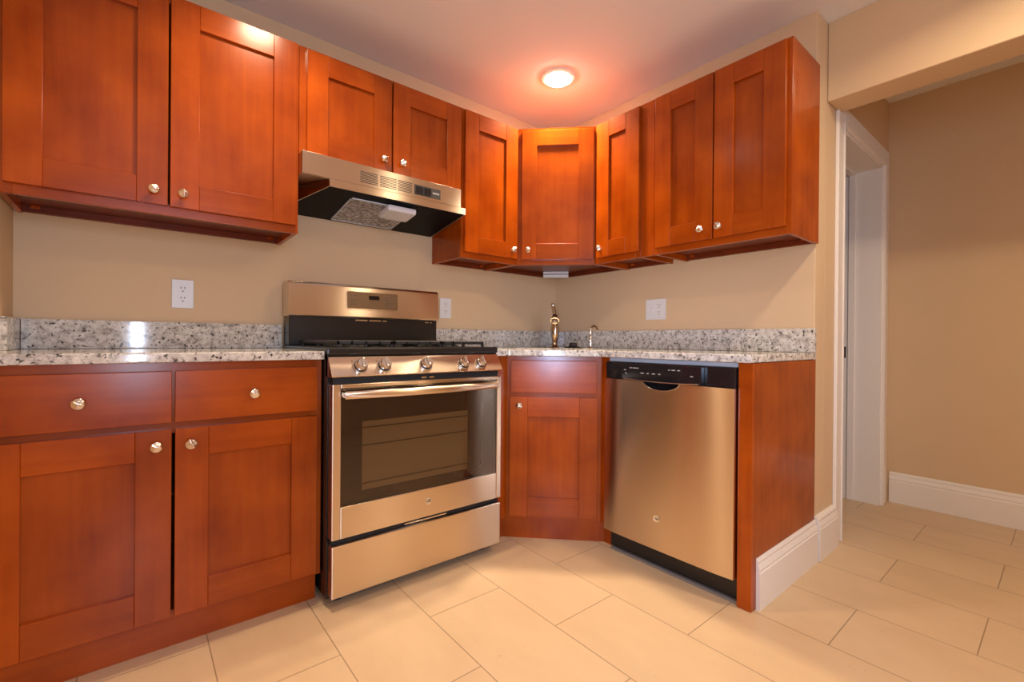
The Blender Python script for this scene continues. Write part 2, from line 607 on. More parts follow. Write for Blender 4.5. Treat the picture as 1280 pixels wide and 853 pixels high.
# ------------------------------------------------------------------ cabinets
def knob(parent, x, y, z, ang=0.6):
    """satin nickel mushroom knob with a raised diagonal wave; sticks out along local -y from the point"""
    mb = MB()
    mb.lathe([(0.0085, 0.0), (0.0085, 0.002), (0.0055, 0.004), (0.005, 0.012), (0.009, 0.015), (0.0150, 0.017),
              (0.0165, 0.0195), (0.0160, 0.022), (0.0135, 0.0245), (0.0100, 0.0258), (0.005, 0.0265), (0.0, 0.0267)], (0, 0, 0), '-y', 28)
    ca, sa = math.cos(ang), math.sin(ang)
    for v in mb.bm.verts:
        if v.co.y < -0.0165:
            d = (v.co.x * ca + v.co.z * sa) / 0.0165
            k = min(1.0, math.hypot(v.co.x, v.co.z) / 0.0165)
            wv = math.exp(-((d - 0.12) / 0.22) ** 2) * 0.0042 - (0.003 if d > 0.30 else 0.0)
            v.co.y -= wv * (1.0 - 0.25 * k)
    o = mb.build('knob', 'nickel', parent, 50)
    o.location = (x, y, z)
    return o

def shaker_door(parent, x0, x1, z0, z1, yb, kn=None, stile=0.085, top=0.088, bot=0.088, t=0.0195, name='door'):
    yf = yb - t
    mb = MB()
    b = 0.0014
    mb.box(x0, x0 + stile, yf, yb, z0, z1, b, axis=2)
    mb.box(x1 - stile, x1, yf, yb, z0, z1, b, axis=2)
    mb.box(x0 + stile + 0.0002, x1 - stile - 0.0002, yf, yb, z1 - top, z1, b, axis=0)
    mb.box(x0 + stile + 0.0002, x1 - stile - 0.0002, yf, yb, z0, z0 + bot, b, axis=0)
    o = mb.build(name, 'wood', parent)
    MB().box(x0 + stile - 0.003, x1 - stile + 0.003, yf + 0.0115, yb - 0.003, z0 + bot - 0.003, z1 - top + 0.003, axis=2).build('panel', 'wood', o)
    if kn:
        knob(o, kn[0], yf, kn[1], kn[2] if len(kn) > 2 else 0.6)
    return o

def slab_drawer(parent, x0, x1, z0, z1, yb, kn=None, t=0.0195):
    o = MB().box(x0, x1, yb - t, yb, z0, z1, 0.002, 2, axis=0).build('drawer', 'wood', parent)
    if kn:
        knob(o, kn[0], yb - t, kn[1], kn[2] if len(kn) > 2 else 1.0)
    return o

def wall_carcase(t, w, h, d=0.305, drop=0.028):
    s = 0.016
    mb = MB()
    mb.box(0, s, -d + 0.019, -0.002, 0, h, 0.0006, axis=2)
    mb.box(w - s, w, -d + 0.019, -0.002, 0, h, 0.0006, axis=2)
    mb.box(s, w - s, -d + 0.019, -0.002, h - s, h, axis=0)
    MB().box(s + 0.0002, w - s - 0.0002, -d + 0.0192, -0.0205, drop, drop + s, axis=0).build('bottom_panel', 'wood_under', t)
    mb.box(s, w - s, -0.010, -0.002, drop + s, h - s, axis=2)
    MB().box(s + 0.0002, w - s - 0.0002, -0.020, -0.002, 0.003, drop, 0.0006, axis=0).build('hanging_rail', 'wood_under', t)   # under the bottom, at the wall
    # face frame
    f = 0.032
    mb.box(0, f, -d, -d + 0.019, 0, h, 0.0008, axis=2)
    mb.box(w - f, w, -d, -d + 0.019, 0, h, 0.0008, axis=2)
    mb.box(f, w - f, -d, -d + 0.0188, h - f, h, 0.0008, axis=0)
    mb.box(f, w - f, -d, -d + 0.0188, 0, 0.038, 0.0008, axis=0)
    # small corner blocks with screw heads
    for x in (s + 0.02, w - s - 0.045):
        mb.box(x, x + 0.025, -0.034, -0.0202, drop - 0.012, drop, 0.002)
    return mb.build('carcase', 'wood', t)

ZU = 1.392
HU = 0.783
DZ0, DZ1 = 0.030, 0.774
KZ = 0.078

t = thing('wall_cabinet', 'large two-door upper cabinet above the left countertop, beside the left wall', 'cabinet', (-2.640, 0, ZU), 0, 'upper kitchen cabinets')
wall_carcase(t, 0.841, HU)
shaker_door(t, 0.014, 0.409, DZ0, DZ1, -0.305, (0.370, KZ, 0.9))
shaker_door(t, 0.4155, 0.829, DZ0, DZ1, -0.305, (0.453, KZ, 0.1))

t = thing('wall_cabinet', 'short two-door upper cabinet directly above the stainless range hood', 'cabinet', (-1.797, 0, 1.726), 0, 'upper kitchen cabinets')
wall_carcase(t, 0.794, 0.449)
shaker_door(t, 0.027, 0.400, 0.008, 0.436, -0.305, (0.361, 0.060, 2.2))
shaker_door(t, 0.4085, 0.782, 0.008, 0.436, -0.305, (0.451, 0.062, 0.6))

t = thing('wall_cabinet', 'narrow one-door upper cabinet to the right of the range hood', 'cabinet', (-1.001, 0, ZU), 0, 'upper kitchen cabinets')
wall_carcase(t, 0.380, HU)
shaker_door(t, 0.014, 0.370, DZ0, DZ1, -0.305, (0.333, KZ, 2.4))

# diagonal corner wall cabinet (local x along the door, local y towards the corner)
t = thing('wall_cabinet', 'one-door upper cabinet set diagonally across the corner above the sink', 'cabinet', (0, 0, ZU), DIAG, 'upper kitchen cabinets')
def dl(x, y):
    return ((x - y) / R2, (x + y) / R2)
mb = MB()
A, Bq = 0.619, 0.305
def wpoly(pts, z0, z1):
    mb.prism([dl(*p) for p in pts], z0, z1)
outer = [(-0.002, -0.002), (-A, -0.002), (-A, -Bq), (-Bq, -A), (-0.002, -A)]
inner = [(-0.021, -0.021), (-A + 0.0165, -0.021), (-A + 0.0165, -Bq - 0.004), (-Bq - 0.004, -A + 0.0165), (-0.021, -A + 0.0165)]
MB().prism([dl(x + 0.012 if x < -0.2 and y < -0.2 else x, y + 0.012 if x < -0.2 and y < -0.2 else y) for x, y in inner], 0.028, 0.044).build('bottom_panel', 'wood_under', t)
wpoly(outer, HU - 0.016, HU)
wpoly([(-A, -0.002), (-A, -Bq), (-A + 0.016, -Bq), (-A + 0.016, -0.002)], 0, HU)
wpoly([(-0.002, -A), (-Bq, -A), (-Bq, -A + 0.016), (-0.002, -A + 0.016)], 0, HU)
for q in ([(-A + 0.0165, -0.002), (-A + 0.0165, -0.020), (-0.0205, -0.020), (-0.0025, -0.002)], [(-0.002, -A + 0.0165), (-0.020, -A + 0.0165), (-0.020, -0.0205), (-0.002, -0.0025)]):
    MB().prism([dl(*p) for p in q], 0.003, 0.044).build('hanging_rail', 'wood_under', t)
wpoly([(-A + 0.016, -0.002), (-A + 0.016, -0.010), (-0.01, -0.010), (-0.002, -0.002)], 0.044, HU - 0.016)
wpoly([(-0.002, -A + 0.016), (-0.010, -A + 0.016), (-0.010, -0.01), (-0.002, -0.002)], 0.044, HU - 0.016)
yd = -(A + Bq) / R2
hs = (A - Bq) / R2
mb.box(-hs, -hs + 0.026, yd, yd + 0.019, 0, HU, 0.0008, axis=2)
mb.box(hs - 0.026, hs, yd, yd + 0.019, 0, HU, 0.0008, axis=2)
mb.box(-hs + 0.026, hs - 0.026, yd, yd + 0.019, HU - 0.03, HU, 0.0008, axis=0)
mb.box(-hs + 0.026, hs - 0.026, yd, yd + 0.019, 0, 0.040, 0.0008, axis=0)
mb.build('carcase', 'wood', t)
shaker_door(t, -0.194, 0.212, DZ0, DZ1 - 0.008, yd, (-0.155, 0.080, 0.6))

t = thing('wall_cabinet', 'narrow one-door upper cabinet right of the diagonal corner cabinet', 'cabinet', (0, -0.622, ZU), RIGHT, 'upper kitchen cabinets')
wall_carcase(t, 0.305, HU)
shaker_door(t, 0.021, 0.301, DZ0, DZ1, -0.305, (0.052, KZ, 0.2))

t = thing('wall_cabinet', 'two-door upper cabinet above the dishwasher, at the open end of the right wall', 'cabinet', (0, -1.003, ZU), RIGHT, 'upper kitchen cabinets')
wall_carcase(t, 0.627, HU)
shaker_door(t, 0.015, 0.310, DZ0, DZ1, -0.305, (0.260, KZ, 2.2))
shaker_door(t, 0.3165, 0.609, DZ0, DZ1, -0.305, (0.343, KZ, 0.6))
MB().box(-0.074, -0.001, -0.305, -0.287, 0, HU, 0.0006, axis=2).build('filler_strip', 'wood', t)

# --- base cabinets
t = thing('base_cabinet', 'wide base cabinet with two drawers over two doors left of the range', 'cabinet', (-2.640, 0, 0), 0, 'lower kitchen cabinets')
W = 0.848
mb = MB()
mb.box(0, 0.016, -0.591, -0.003, 0.105, 0.883, axis=2)
mb.box(W - 0.016, W, -0.591, -0.003, 0.105, 0.883, 0.0006, axis=2)
mb.box(0.016, W - 0.016, -0.591, -0.003, 0.105, 0.121, axis=0)
mb.box(0.016, W - 0.016, -0.012, -0.003, 0.121, 0.883, axis=0)
for a, b in ((0, 0.038), (W - 0.038, W)):
    mb.box(a, b, -0.610, -0.591, 0.105, 0.883, 0.0008, axis=2)
for a, b in ((0.105, 0.13), (0.668, 0.716), (0.845, 0.883)):
    mb.box(0.038, W - 0.038, -0.610, -0.5912, a, b, 0.0008, axis=0)
mb.box(0.398, 0.432, -0.6098, -0.5915, 0.716, 0.845, axis=2)
mb.box(0.016, W - 0.016, -0.330, -0.012, 0.400, 0.412, axis=0)
mb.build('carcase', 'wood', t)
MB().box(0.0, W - 0.006, -0.572, -0.560, 0.0, 0.1045, 0.0008, axis=0).build('toe_kick', 'wood', t)
slab_drawer(t, 0.012, 0.410, 0.703, 0.858, -0.610, (0.206, 0.777, 1.2))
slab_drawer(t, 0.4175, 0.829, 0.703, 0.858, -0.610, (0.627, 0.777, 1.3))
shaker_door(t, 0.012, 0.410, 0.117, 0.683, -0.610, (0.373, 0.637, 1.2), bot=0.094)
shaker_door(t, 0.4185, 0.829, 0.117, 0.683, -0.610, (0.457, 0.635, 0.5), bot=0.094)

t = thing('base_cabinet', 'small corner sink base cabinet set diagonally between range and dishwasher', 'cabinet', (0, 0, 0), DIAG, 'lower kitchen cabinets')
yf = -1.540 / R2
mb = MB()
hs = 0.226
mb.box(-hs, -0.192, yf, yf + 0.019, 0.100, 0.883, 0.0008, axis=2)
mb.box(0.190, hs, yf, yf + 0.019, 0.100, 0.883, 0.0008, axis=2)
for a, b in ((0.100, 0.13), (0.672, 0.722), (0.855, 0.883)):
    mb.box(-0.192, 0.190, yf, yf + 0.0188, a, b, 0.0008, axis=0)
# returns to the neighbours and the carcase sides
mb.prism([dl(-1.030, -0.612), dl(-0.930, -0.612), dl(-0.930, -0.594), dl(-1.030, -0.594)], 0.100, 0.883)
mb.prism([dl(-0.612, -0.930), dl(-0.612, -0.976), dl(-0.594, -0.976), dl(-0.594, -0.930)], 0.100, 0.883)
mb.prism([dl(-1.012, -0.593), dl(-0.996, -0.593), dl(-0.996, -0.005), dl(-1.012, -0.005)], 0.100, 0.883)
mb.prism([dl(-0.593, -0.972), dl(-0.593, -0.956), dl(-0.005, -0.956), dl(-0.005, -0.972)], 0.100, 0.883)
mb.prism([dl(-0.99, -0.59), dl(-0.935, -0.59), dl(-0.59, -0.935), dl(-0.59, -0.95), dl(-0.01, -0.95), dl(-0.01, -0.01), dl(-0.99, -0.01)], 0.100, 0.116)
mb.build('carcase', 'wood', t)
tk = MB()
tk.prism([dl(-1.030, -0.582), dl(-0.928, -0.582), dl(-0.582, -0.928), dl(-0.582, -0.976), dl(-0.560, -0.976), dl(-0.560, -0.92), dl(-0.92, -0.560), dl(-1.030, -0.560)], 0.0, 0.0995)
tk.build('toe_kick', 'wood', t)
slab_drawer(t, -0.204, 0.202, 0.710, 0.862, yf)
shaker_door(t, -0.208, 0.206, 0.117, 0.689, yf, (-0.163, 0.648, 0.6), bot=0.094, top=0.094)

# end panel beside the dishwasher
t = thing('end_panel', 'tall reddish end panel closing off the right side of the dishwasher', 'panel', (0, -1.571, 0), RIGHT)
mb = MB()
mb.box(0.0195, 0.0535, -0.606, -0.006, 0.0, 0.883, axis=2)
mb.build('side_panel', 'wood', t)
MB().box(0.003, 0.0535, -0.628, -0.607, 0.0, 0.883, 0.0012, axis=2).build('front_stile', 'wood', t)

# ------------------------------------------------------------------ counters
def rrect(cx, cy, hx, hy, r, n=5):
    out = []
    for sx, sy, a0 in ((1, 1, 0), (-1, 1, PI / 2), (-1, -1, PI), (1, -1, 1.5 * PI)):
        for k in range(n + 1):
            a = a0 + PI / 2 * k / n
            out.append((cx + sx * (hx - r) + r * math.cos(a), cy + sy * (hy - r) + r * math.sin(a)))
    return out
def ld(s, l):
    return ((s + l) / R2, (l - s) / R2)

o = MB().box(XL + 0.002, -1.794, -0.654, -0.003, 0.8845, 0.914, 0.005, 2).build('countertop', 'granite')
tag(o, 'straight granite countertop over the two-drawer base cabinet left of the range', 'countertop')
mb = MB()
sink_hole = [ld(*p) for p in rrect(0.0, -0.80, 0.215, 0.165, 0.05)]
mb.prism([(-1.029, -0.003), (-0.003, -0.003), (-0.003, -1.6265), (-0.654, -1.6265), (-0.654, -0.952), (-0.952, -0.654), (-1.029, -0.654)],
         0.8845, 0.914, holes=[sink_hole], bev=0.004, seg=2)
o = mb.build('countertop', 'granite')
tag(o, 'angled corner granite countertop over the sink cabinet and dishwasher', 'countertop')
def splash(name, x0, x1, y0, y1, label):
    o = MB().box(x0, x1, y0, y1, 0.9145, 1.021, 0.002, 2).build(name, 'granite')
    return tag(o, label, 'backsplash', 'granite backsplash strips')
splash('backsplash', XL + 0.022, -1.794, -0.022, -0.001, 'granite backsplash strip behind the left countertop')
splash('backsplash', XL + 0.001, XL + 0.021, -0.235, -0.001, 'short granite backsplash piece against the left side wall')
splash('backsplash', -1.029, -0.023, -0.022, -0.001, 'granite backsplash strip right of the range, behind the faucet')
splash('backsplash', -0.022, -0.001, -1.6255, -0.001, 'granite backsplash strip along the right wall above the dishwasher')

t = thing('sink', 'stainless undermount sink sunk in the corner countertop', 'sink', (0, 0, 0), DIAG)
bs = MB()
rim = rrect(0, -0.80, 0.222, 0.172, 0.055)
low = rrect(0, -0.80, 0.195, 0.145, 0.045)
bm = bs.bm
ra = [bm.verts.new((p[0], p[1], 0.8835)) for p in rim]
rb = [bm.verts.new((p[0], p[1], 0.70)) for p in low]
for i in range(len(ra)):
    j = (i + 1) % len(ra)
    bm.faces.new((ra[i], ra[j], rb[j], rb[i]))
bm.faces.new(rb)
so = bs.build('basin', 'steel', t)
sm = so.modifiers.new('thickness', 'SOLIDIFY')
sm.thickness = 0.002
MB().lathe([(0.0, 0.0), (0.042, 0.0), (0.045, 0.003), (0.04, 0.004), (0.012, 0.002), (0.0, 0.002)], (0, -0.80, 0.7012), 'z').build('drain', 'chrome', t)

# faucet (local frame turned so that -y looks at the room)
fx, fy = ld(0.0, -0.53)
t = thing('faucet', 'tall polished sink faucet with a lever on top, in the corner', 'faucet', (fx, fy, 0.9145), DIAG)
MB().lathe([(r * 1.18, h) for r, h in [(0.0, 0), (0.024, 0), (0.025, 0.004), (0.018, 0.010), (0.0125, 0.020), (0.0120, 0.030), (0.0150, 0.040), (0.0200, 0.070), (0.0225, 0.095),
            (0.0215, 0.115), (0.0185, 0.135), (0.0165, 0.150), (0.0200, 0.156), (0.0210, 0.166), (0.0180, 0.178), (0.0, 0.184)]], (0, 0, 0), 'z', 24).build('column', 'bronze_chrome', t)
sp_pts = [(0, -0.012, 0.150), (0, -0.045, 0.172), (0, -0.080, 0.186), (0, -0.115, 0.186), (0, -0.145, 0.174), (0, -0.165, 0.155)]
MB().tube(sp_pts, 0.013, 14, radii=[0.016, 0.015, 0.0145, 0.015, 0.020, 0.024]).build('spout', 'bronze_chrome', t)
MB().lathe([(0.0, 0), (0.020, 0), (0.021, -0.004), (0.016, -0.008), (0.0, -0.009)], (0, -0.168, 0.149), 'z', 18).build('aerator', 'chrome', t)
MB().tube([(0, 0.0, 0.180), (-0.004, 0.004, 0.205), (-0.010, 0.012, 0.232), (-0.014, 0.018, 0.250)], 0.008, 12, radii=[0.015, 0.0115, 0.0105, 0.011]).build('lever', 'bronze_chrome', t)
MB().lathe([(0.0, -0.012), (0.008, -0.010), (0.0125, -0.003), (0.0125, 0.003), (0.008, 0.010), (0.0, 0.012)], (-0.015, 0.019, 0.256), 'z', 18).build('finial', 'chrome', t)
fx, fy = ld(0.2100, -0.545)
t = thing('soap_dispenser', 'small chrome soap dispenser with a curved nozzle, right of the faucet', 'dispenser', (fx, fy, 0.9145), DIAG)
MB().lathe([(0.0, 0), (0.017, 0), (0.018, 0.004), (0.011, 0.010), (0.0095, 0.020), (0.0115, 0.028), (0.0095, 0.036), (0.0090, 0.055), (0.0125, 0.062), (0.0125, 0.070), (0.009, 0.078), (0.0085, 0.105), (0.011, 0.110), (0.010, 0.118), (0.0, 0.122)], (0, 0, 0), 'z', 20).build('pump', 'chrome', t)
MB().tube([(0, 0, 0.112), (0.006, -0.006, 0.124), (0.018, -0.016, 0.130), (0.032, -0.028, 0.124), (0.038, -0.033, 0.108)], 0.006, 12).build('nozzle', 'bronze_chrome', t)
fx, fy = ld(0.1080, -0.55)
o = MB().lathe([(0.0, 0), (0.052, 0), (0.053, 0.004), (0.028, 0.010), (0.024, 0.015), (0.022, 0.028), (0.018, 0.032), (0.0, 0.033)], (0, 0, 0), 'z', 28).build('sink_stopper', 'black_matte')
o.location = (fx, fy, 0.9145)
tag(o, 'small black sink stopper lying between the faucet and the soap dispenser', 'stopper')

# ------------------------------------------------------------------ range
OX = -1.787
t = thing('range', 'stainless steel gas range with five knobs between the left cabinet and corner', 'stove', (OX, 0, 0), 0)
RW = 0.752
def badge(parent, x, y, z, r=0.0135, rot=0.0):
    mb = MB()
    mb.lathe([(0.0, 0), (r, 0), (r * 1.04, 0.0010), (r, 0.0022), (r * 0.86, 0.0022), (r * 0.80, 0.0012), (0.0, 0.0012)], (0, 0, 0), '-y', 32)
    o = mb.build('badge', 'chrome', parent)
    o.location = (x, y, z)
    cu = bpy.data.curves.new('monogram', 'FONT')
    cu.body = 'GE'
    cu.size = r * 1.15
    cu.shear = 0.35
    cu.align_x = 'CENTER'
    cu.align_y = 'CENTER'
    cu.extrude = 0.0004
    cu.offset = 0.0002
    cu.materials.append(M['slot'])
    tmp = bpy.data.objects.new('monogram_text', cu)
    COL.objects.link(tmp)
    bpy.context.view_layer.update()
    gm = bpy.data.meshes.new_from_object(tmp.evaluated_get(bpy.context.evaluated_depsgraph_get()))
    bpy.data.objects.remove(tmp)
    gm.name = 'monogram'
    g = bpy.data.objects.new('monogram', gm)
    COL.objects.link(g)
    g.parent = o
    g.location = (0, -0.0016, 0)
    g.rotation_euler = (PI / 2, 0, 0)
    return o

# body shell, with a real oven cavity behind the door
mb = MB()
mb.box(0, 0.03, -0.662, -0.03, 0.03, 0.900)
mb.box(RW - 0.03, RW, -0.662, -0.03, 0.03, 0.900)
mb.box(0.03, RW - 0.03, -0.06, -0.03, 0.03, 0.900)
mb.box(0.03, RW - 0.03, -0.662, -0.06, 0.03, 0.30)
mb.box(0.03, RW - 0.03, -0.662, -0.06, 0.76, 0.900)
mb.build('body', 'black', t)
for x in (0.03, RW - 0.07):
    for y in (-0.62, -0.12):
        MB().lathe([(0, 0), (0.018, 0), (0.018, 0.006), (0.010, 0.010), (0.010, 0.0298), (0, 0.0298)], (x + 0.02, y, 0), 'z', 14).build('foot', 'black_matte', t)
# lower drawer
MB().box(0.004, RW - 0.004, -0.708, -0.664, 0.044, 0.228, 0.004, 2).build('drawer', 'steel', t)
dg = MB().box(0.006, RW - 0.006, -0.690, -0.664, 0.229, 0.249).build('drawer_gap', 'darkgap', t)
MB().tube([(0.285, -0.694, 0.238), (0.36, -0.699, 0.2385), (0.47, -0.699, 0.239)], 0.0035, 10).build('drawer_pull', 'chrome', t)
# oven door
yo = -0.708
do = MB()
do.box(0.003, 0.033, yo, -0.664, 0.250, 0.797, 0.003, 2)
do.box(RW - 0.028, RW - 0.003, yo, -0.664, 0.250, 0.797, 0.003, 2)
do.box(0.033, RW - 0.028, yo, -0.664, 0.250, 0.362, 0.003, 2)
do.box(0.033, RW - 0.028, yo, -0.664, 0.783, 0.797, 0.002, 2)
dobj = do.build('oven_door', 'steel', t)
MB().box(0.0335, RW - 0.0285, yo + 0.003, yo + 0.007, 0.3625, 0.7825).build('glass', 'oven_glass', dobj)
ip = MB()
ix0, ix1, iz0, iz1 = 0.118, 0.585, 0.400, 0.655
ip.box(0.034, ix0, yo + 0.022, yo + 0.026, 0.363, 0.782)
ip.box(ix1, RW - 0.029, yo + 0.022, yo + 0.026, 0.363, 0.782)
ip.box(ix0, ix1, yo + 0.022, yo + 0.026, 0.363, iz0)
ip.box(ix0, ix1, yo + 0.022, yo + 0.026, iz1, 0.782)
ip.build('inner_frame', 'oven_inner', dobj)
MB().box(ix0, ix1, yo + 0.026, yo + 0.030, iz0, iz1).build('inner_window', 'oven_window', dobj)
pieces('oven_rack', 'oven_inner', dobj, [(0.05, 0.60, yo + 0.0195, yo + 0.0215, z, z + 0.003) for z in (0.425, 0.565, 0.630)])
hg = MB()
hg.tube([(0.655, yo + 0.015, 0.68), (0.655, yo + 0.015, 0.43), (0.648, yo + 0.015, 0.408), (0.630, yo + 0.015, 0.405)], 0.005, 8)
hg.build('hinge_bar', 'greystrip', dobj)
badge(dobj, 0.381, yo - 0.0002, 0.312)
# handle
hp = []
for k in range(25):
    u = k / 24
    hp.append((0.038 + u * (RW - 0.038 - 0.055 + 0.008), -0.738 - 0.022 * math.sin(PI * u) ** 0.8, 0.7615))
hb = MB().tube(hp, 0.0145, 14, flat=0.55)
hb.build('handle', 'steel', dobj)
for x in (0.046, RW - 0.058):
    MB().box(x - 0.012, x + 0.012, -0.742, yo + 0.001, 0.752, 0.771, 0.004, 2).build('handle_mount', 'chrome', dobj)
MB().box(0.010, RW - 0.010, -0.690, -0.663, 0.7975, 0.822).build('vent_gap', 'darkgap', t)
pieces('door_latch', 'chrome', t, [(0.355 + k * 0.035, 0.377 + k * 0.035, -0.696, -0.689, 0.803, 0.811) for k in range(2)], 0.001)
# sloping control panel
pf = [(-0.708, 0.822), (-0.712, 0.826), (-0.669, 0.893), (-0.661, 0.898), (-0.640, 0.898), (-0.640, 0.822)]
cp = MB().prism(pf, 0.0, RW, frame=lambda a, b, c: (c, a, b), bev=0.0015, seg=2)
cpo = cp.build('control_panel', 'steel_fine', t)
nv = Vector((0, -0.067, -0.040)).normalized()
tilt = math.atan2(0.043, 0.067)
for i, kx in enumerate((0.107, 0.199, 0.376, 0.556, 0.646)):
    mb = MB()
    mb.lathe([(0.0, 0.004), (0.0215, 0.006), (0.0225, 0.010), (0.0205, 0.024), (0.0180, 0.0275), (0.0, 0.0280)], (0, 0, 0), '-y', 32)
    mb.box(-0.0050, 0.0050, -0.0340, -0.024, -0.0185, 0.0185, 0.002, 2)
    k = mb.build('knob', 'knobsteel', cpo)
    MB().lathe([(0.0, 0.0), (0.0275, 0.0), (0.0275, 0.002), (0.0262, 0.0035), (0.0, 0.0035)], (0, 0, 0), '-y', 32).build('skirt', 'knobsteel', k)
    MB().lathe([(0.0, 0.0035), (0.0240, 0.0035), (0.0240, 0.0062), (0.0, 0.0062)], (0, 0, 0), '-y', 32).build('ring', 'black', k)
    k.location = (kx, -0.6915, 0.858)
    k.rotation_euler = (-tilt, (0.12, 0.0, -0.05, 0.1, 0.02)[i], 0)
    mk = []
    for a in (-0.9, 0.9):
        mk.append((0.034 * math.sin(a) - 0.002, 0.034 * math.sin(a) + 0.002, -0.0008, 0.0, 0.034 * math.cos(a) - 0.002, 0.034 * math.cos(a) + 0.002))
    pieces('marking', 'slot', cpo, mk, 0, (kx, -0.6915, 0.858), (-tilt, 0, 0))
# cooktop
ck = MB()
ck.box(-0.004, RW + 0.004, -0.670, -0.03, 0.9005, 0.927, 0.006, 2)
ck.build('cooktop', 'black', t)
for x, y in ((0.16, -0.50), (0.16, -0.25), (0.376, -0.37), (0.592, -0.50), (0.592, -0.25)):
    MB().lathe([(0.0, 0), (0.050, 0), (0.048, 0.006), (0.036, 0.008), (0.036, 0.015), (0.030, 0.018), (0.0, 0.018)], (x, y, 0.927), 'z', 24).build('burner', 'black_matte', t)
for gx0, gx1 in ((0.045, 0.262), (0.268, 0.484), (0.490, 0.707)):
    g = MB()
    h0, h1, bw = 0.938, 0.952, 0.010
    y0, y1 = -0.628, -0.145
    g.box(gx0, gx0 + bw, y0, y1, h0, h1, 0.002)
    g.box(gx1 - bw, gx1, y0, y1, h0, h1, 0.002)
    for yy in (y0, y0 + 0.16, (y0 + y1) / 2 - bw / 2, y1 - 0.16 - bw, y1 - bw):
        g.box(gx0, gx1, yy, yy + bw, h0, h1, 0.002)
    for fr in (0.25, 0.5, 0.75):
        xm = gx0 + (gx1 - gx0) * fr
        g.box(xm - bw / 2, xm + bw / 2, y0, y1, h0, h1, 0.002)
    for yy in (y0, y1 - bw, (y0 + y1) / 2 - bw / 2):
        for xx in (gx0, gx1 - bw, (gx0 + gx1) / 2 - bw / 2):
            g.box(xx, xx + bw, yy, yy + bw, 0.9275, h0)
    g.build('grate', 'black_matte', t)
# backguard
MB().box(0.0, RW, -0.120, -0.030, 0.9275, 1.060, 0.003).build('back_riser', 'black', t)
bg = MB()
bprof = [(-0.030, 1.062), (-0.118, 1.058), (-0.136, 1.064), (-0.128, 1.208), (-0.118, 1.220), (-0.030, 1.222)]
bg.prism(bprof, -0.004, RW + 0.004, frame=lambda a, b, c: (c, a, b), bev=0.003, seg=2)
bgo = bg.build('backguard', 'steel', t)
def yb_at(z):
    return -0.136 + 0.008 * (z - 1.064) / 0.144
fr = math.atan2(0.008, 0.144)
dp = MB().prism(rrect(0.384, 0.0, 0.130, 0.041, 0.008), 0.0, 0.0020, frame=lambda a, b, c: (a, -c, b))
dpo = dp.build('display_panel', 'display', bgo)
dpo.location = (0, yb_at(1.147) - 0.0004, 1.147)
dpo.rotation_euler = (-fr, 0, 0)
rm = MB().prism(rrect(0.384, 0.0, 0.1345, 0.0455, 0.010), 0.0, 0.0030, holes=[rrect(0.384, 0.0, 0.1302, 0.0412, 0.008)], frame=lambda a, b, c: (a, -c, b))
q = rm.build('bezel', 'steel', bgo)
q.location = dpo.location
q.rotation_euler = dpo.rotation_euler
q = MB().box(0.362, 0.416, -0.0026, -0.0012, 0.006, 0.026).build('clock_window', 'black_gloss', dpo)
pieces('button_mark', 'ink_dim', dpo, [(xx, xx + 0.010, -0.0026, -0.0012, zz, zz + 0.003) for xx in (0.272, 0.290) for zz in (-0.022, 0.0, 0.020)])
pieces('button_mark', 'ink_dim', dpo, [(xx, xx + 0.009, -0.0026, -0.0012, zz, zz + 0.004) for xx in (0.448, 0.466, 0.484) for zz in (-0.026, -0.012, 0.004, 0.020)])
pieces('vent_slot', 'chrome', t, [(a, b, -0.1215, -0.1195, 1.0475, 1.0525) for a, b in ((0.30, 0.36), (0.37, 0.43), (0.44, 0.46), (0.68, 0.70), (0.71, 0.72))])

# ------------------------------------------------------------------ range hood
t = thing('range_hood', 'stainless under-cabinet range hood with black underside over the range', 'hood', (-1.790, 0, 0), 0)
HW = 0.774
zt, zm = 1.7245, 1.629
hd = MB()
hd.box(-0.0075, HW - 0.020, -0.358, -0.350, zm + 0.0045, zt, 0.001)
hd.box(-0.0075, HW - 0.020, -0.350, -0.003, zt - 0.006, zt, 0.001)
hd.box(-0.0075, HW - 0.020, -0.3495, -0.003, zm + 0.003, zm + 0.006)
hd.box(-0.0075, -0.0015, -0.350, -0.003, zm + 0.0062, zt - 0.006)
hd.box(HW - 0.026, HW - 0.020, -0.350, -0.003, zm, zt - 0.006)
hd.build('fascia', 'steel', t)
# lower canopy: open below, sides slope down to the back
lp = MB()
def zb(y):
    return 1.596 + (y + 0.365) / 0.362 * (-0.052)
LX0, LX1 = 0.097, HW - 0.001
def skin(p0, p1, th, name, mat):
    """vertical sheet from p0 to p1 (xy), from zm down to the sloping bottom line"""
    d = Vector((p1[0] - p0[0], p1[1] - p0[1], 0)).normalized()
    n = Vector((-d.y, d.x, 0)) * th
    q = MB()
    bm = q.bm
    vv = []
    for px, py in (p0, p1, (p1[0] + n.x, p1[1] + n.y), (p0[0] + n.x, p0[1] + n.y)):
        vv.append((bm.verts.new((px, py, zb(py))), bm.verts.new((px, py, zm - 0.0008))))
    for i in range(4):
        j = (i + 1) % 4
        bm.faces.new((vv[i][0], vv[j][0], vv[j][1], vv[i][1]))
    bm.faces.new([a for a, b in vv])
    bm.faces.new([b for a, b in vv])
    return q.build(name, mat, t)
skin((LX0, -0.372), (LX1, -0.372), 0.004, 'front_lip', 'steel')
skin((LX0 - 0.088, -0.130), (LX0, -0.372), 0.004, 'side_skin', 'polished')
skin((LX0 - 0.090, -0.004), (LX0 - 0.088, -0.130), 0.004, 'side_skin', 'polished')
skin((HW - 0.001, -0.372), (HW + 0.006, -0.004), 0.004, 'side_skin', 'steel')
un = MB()
bm = un.bm
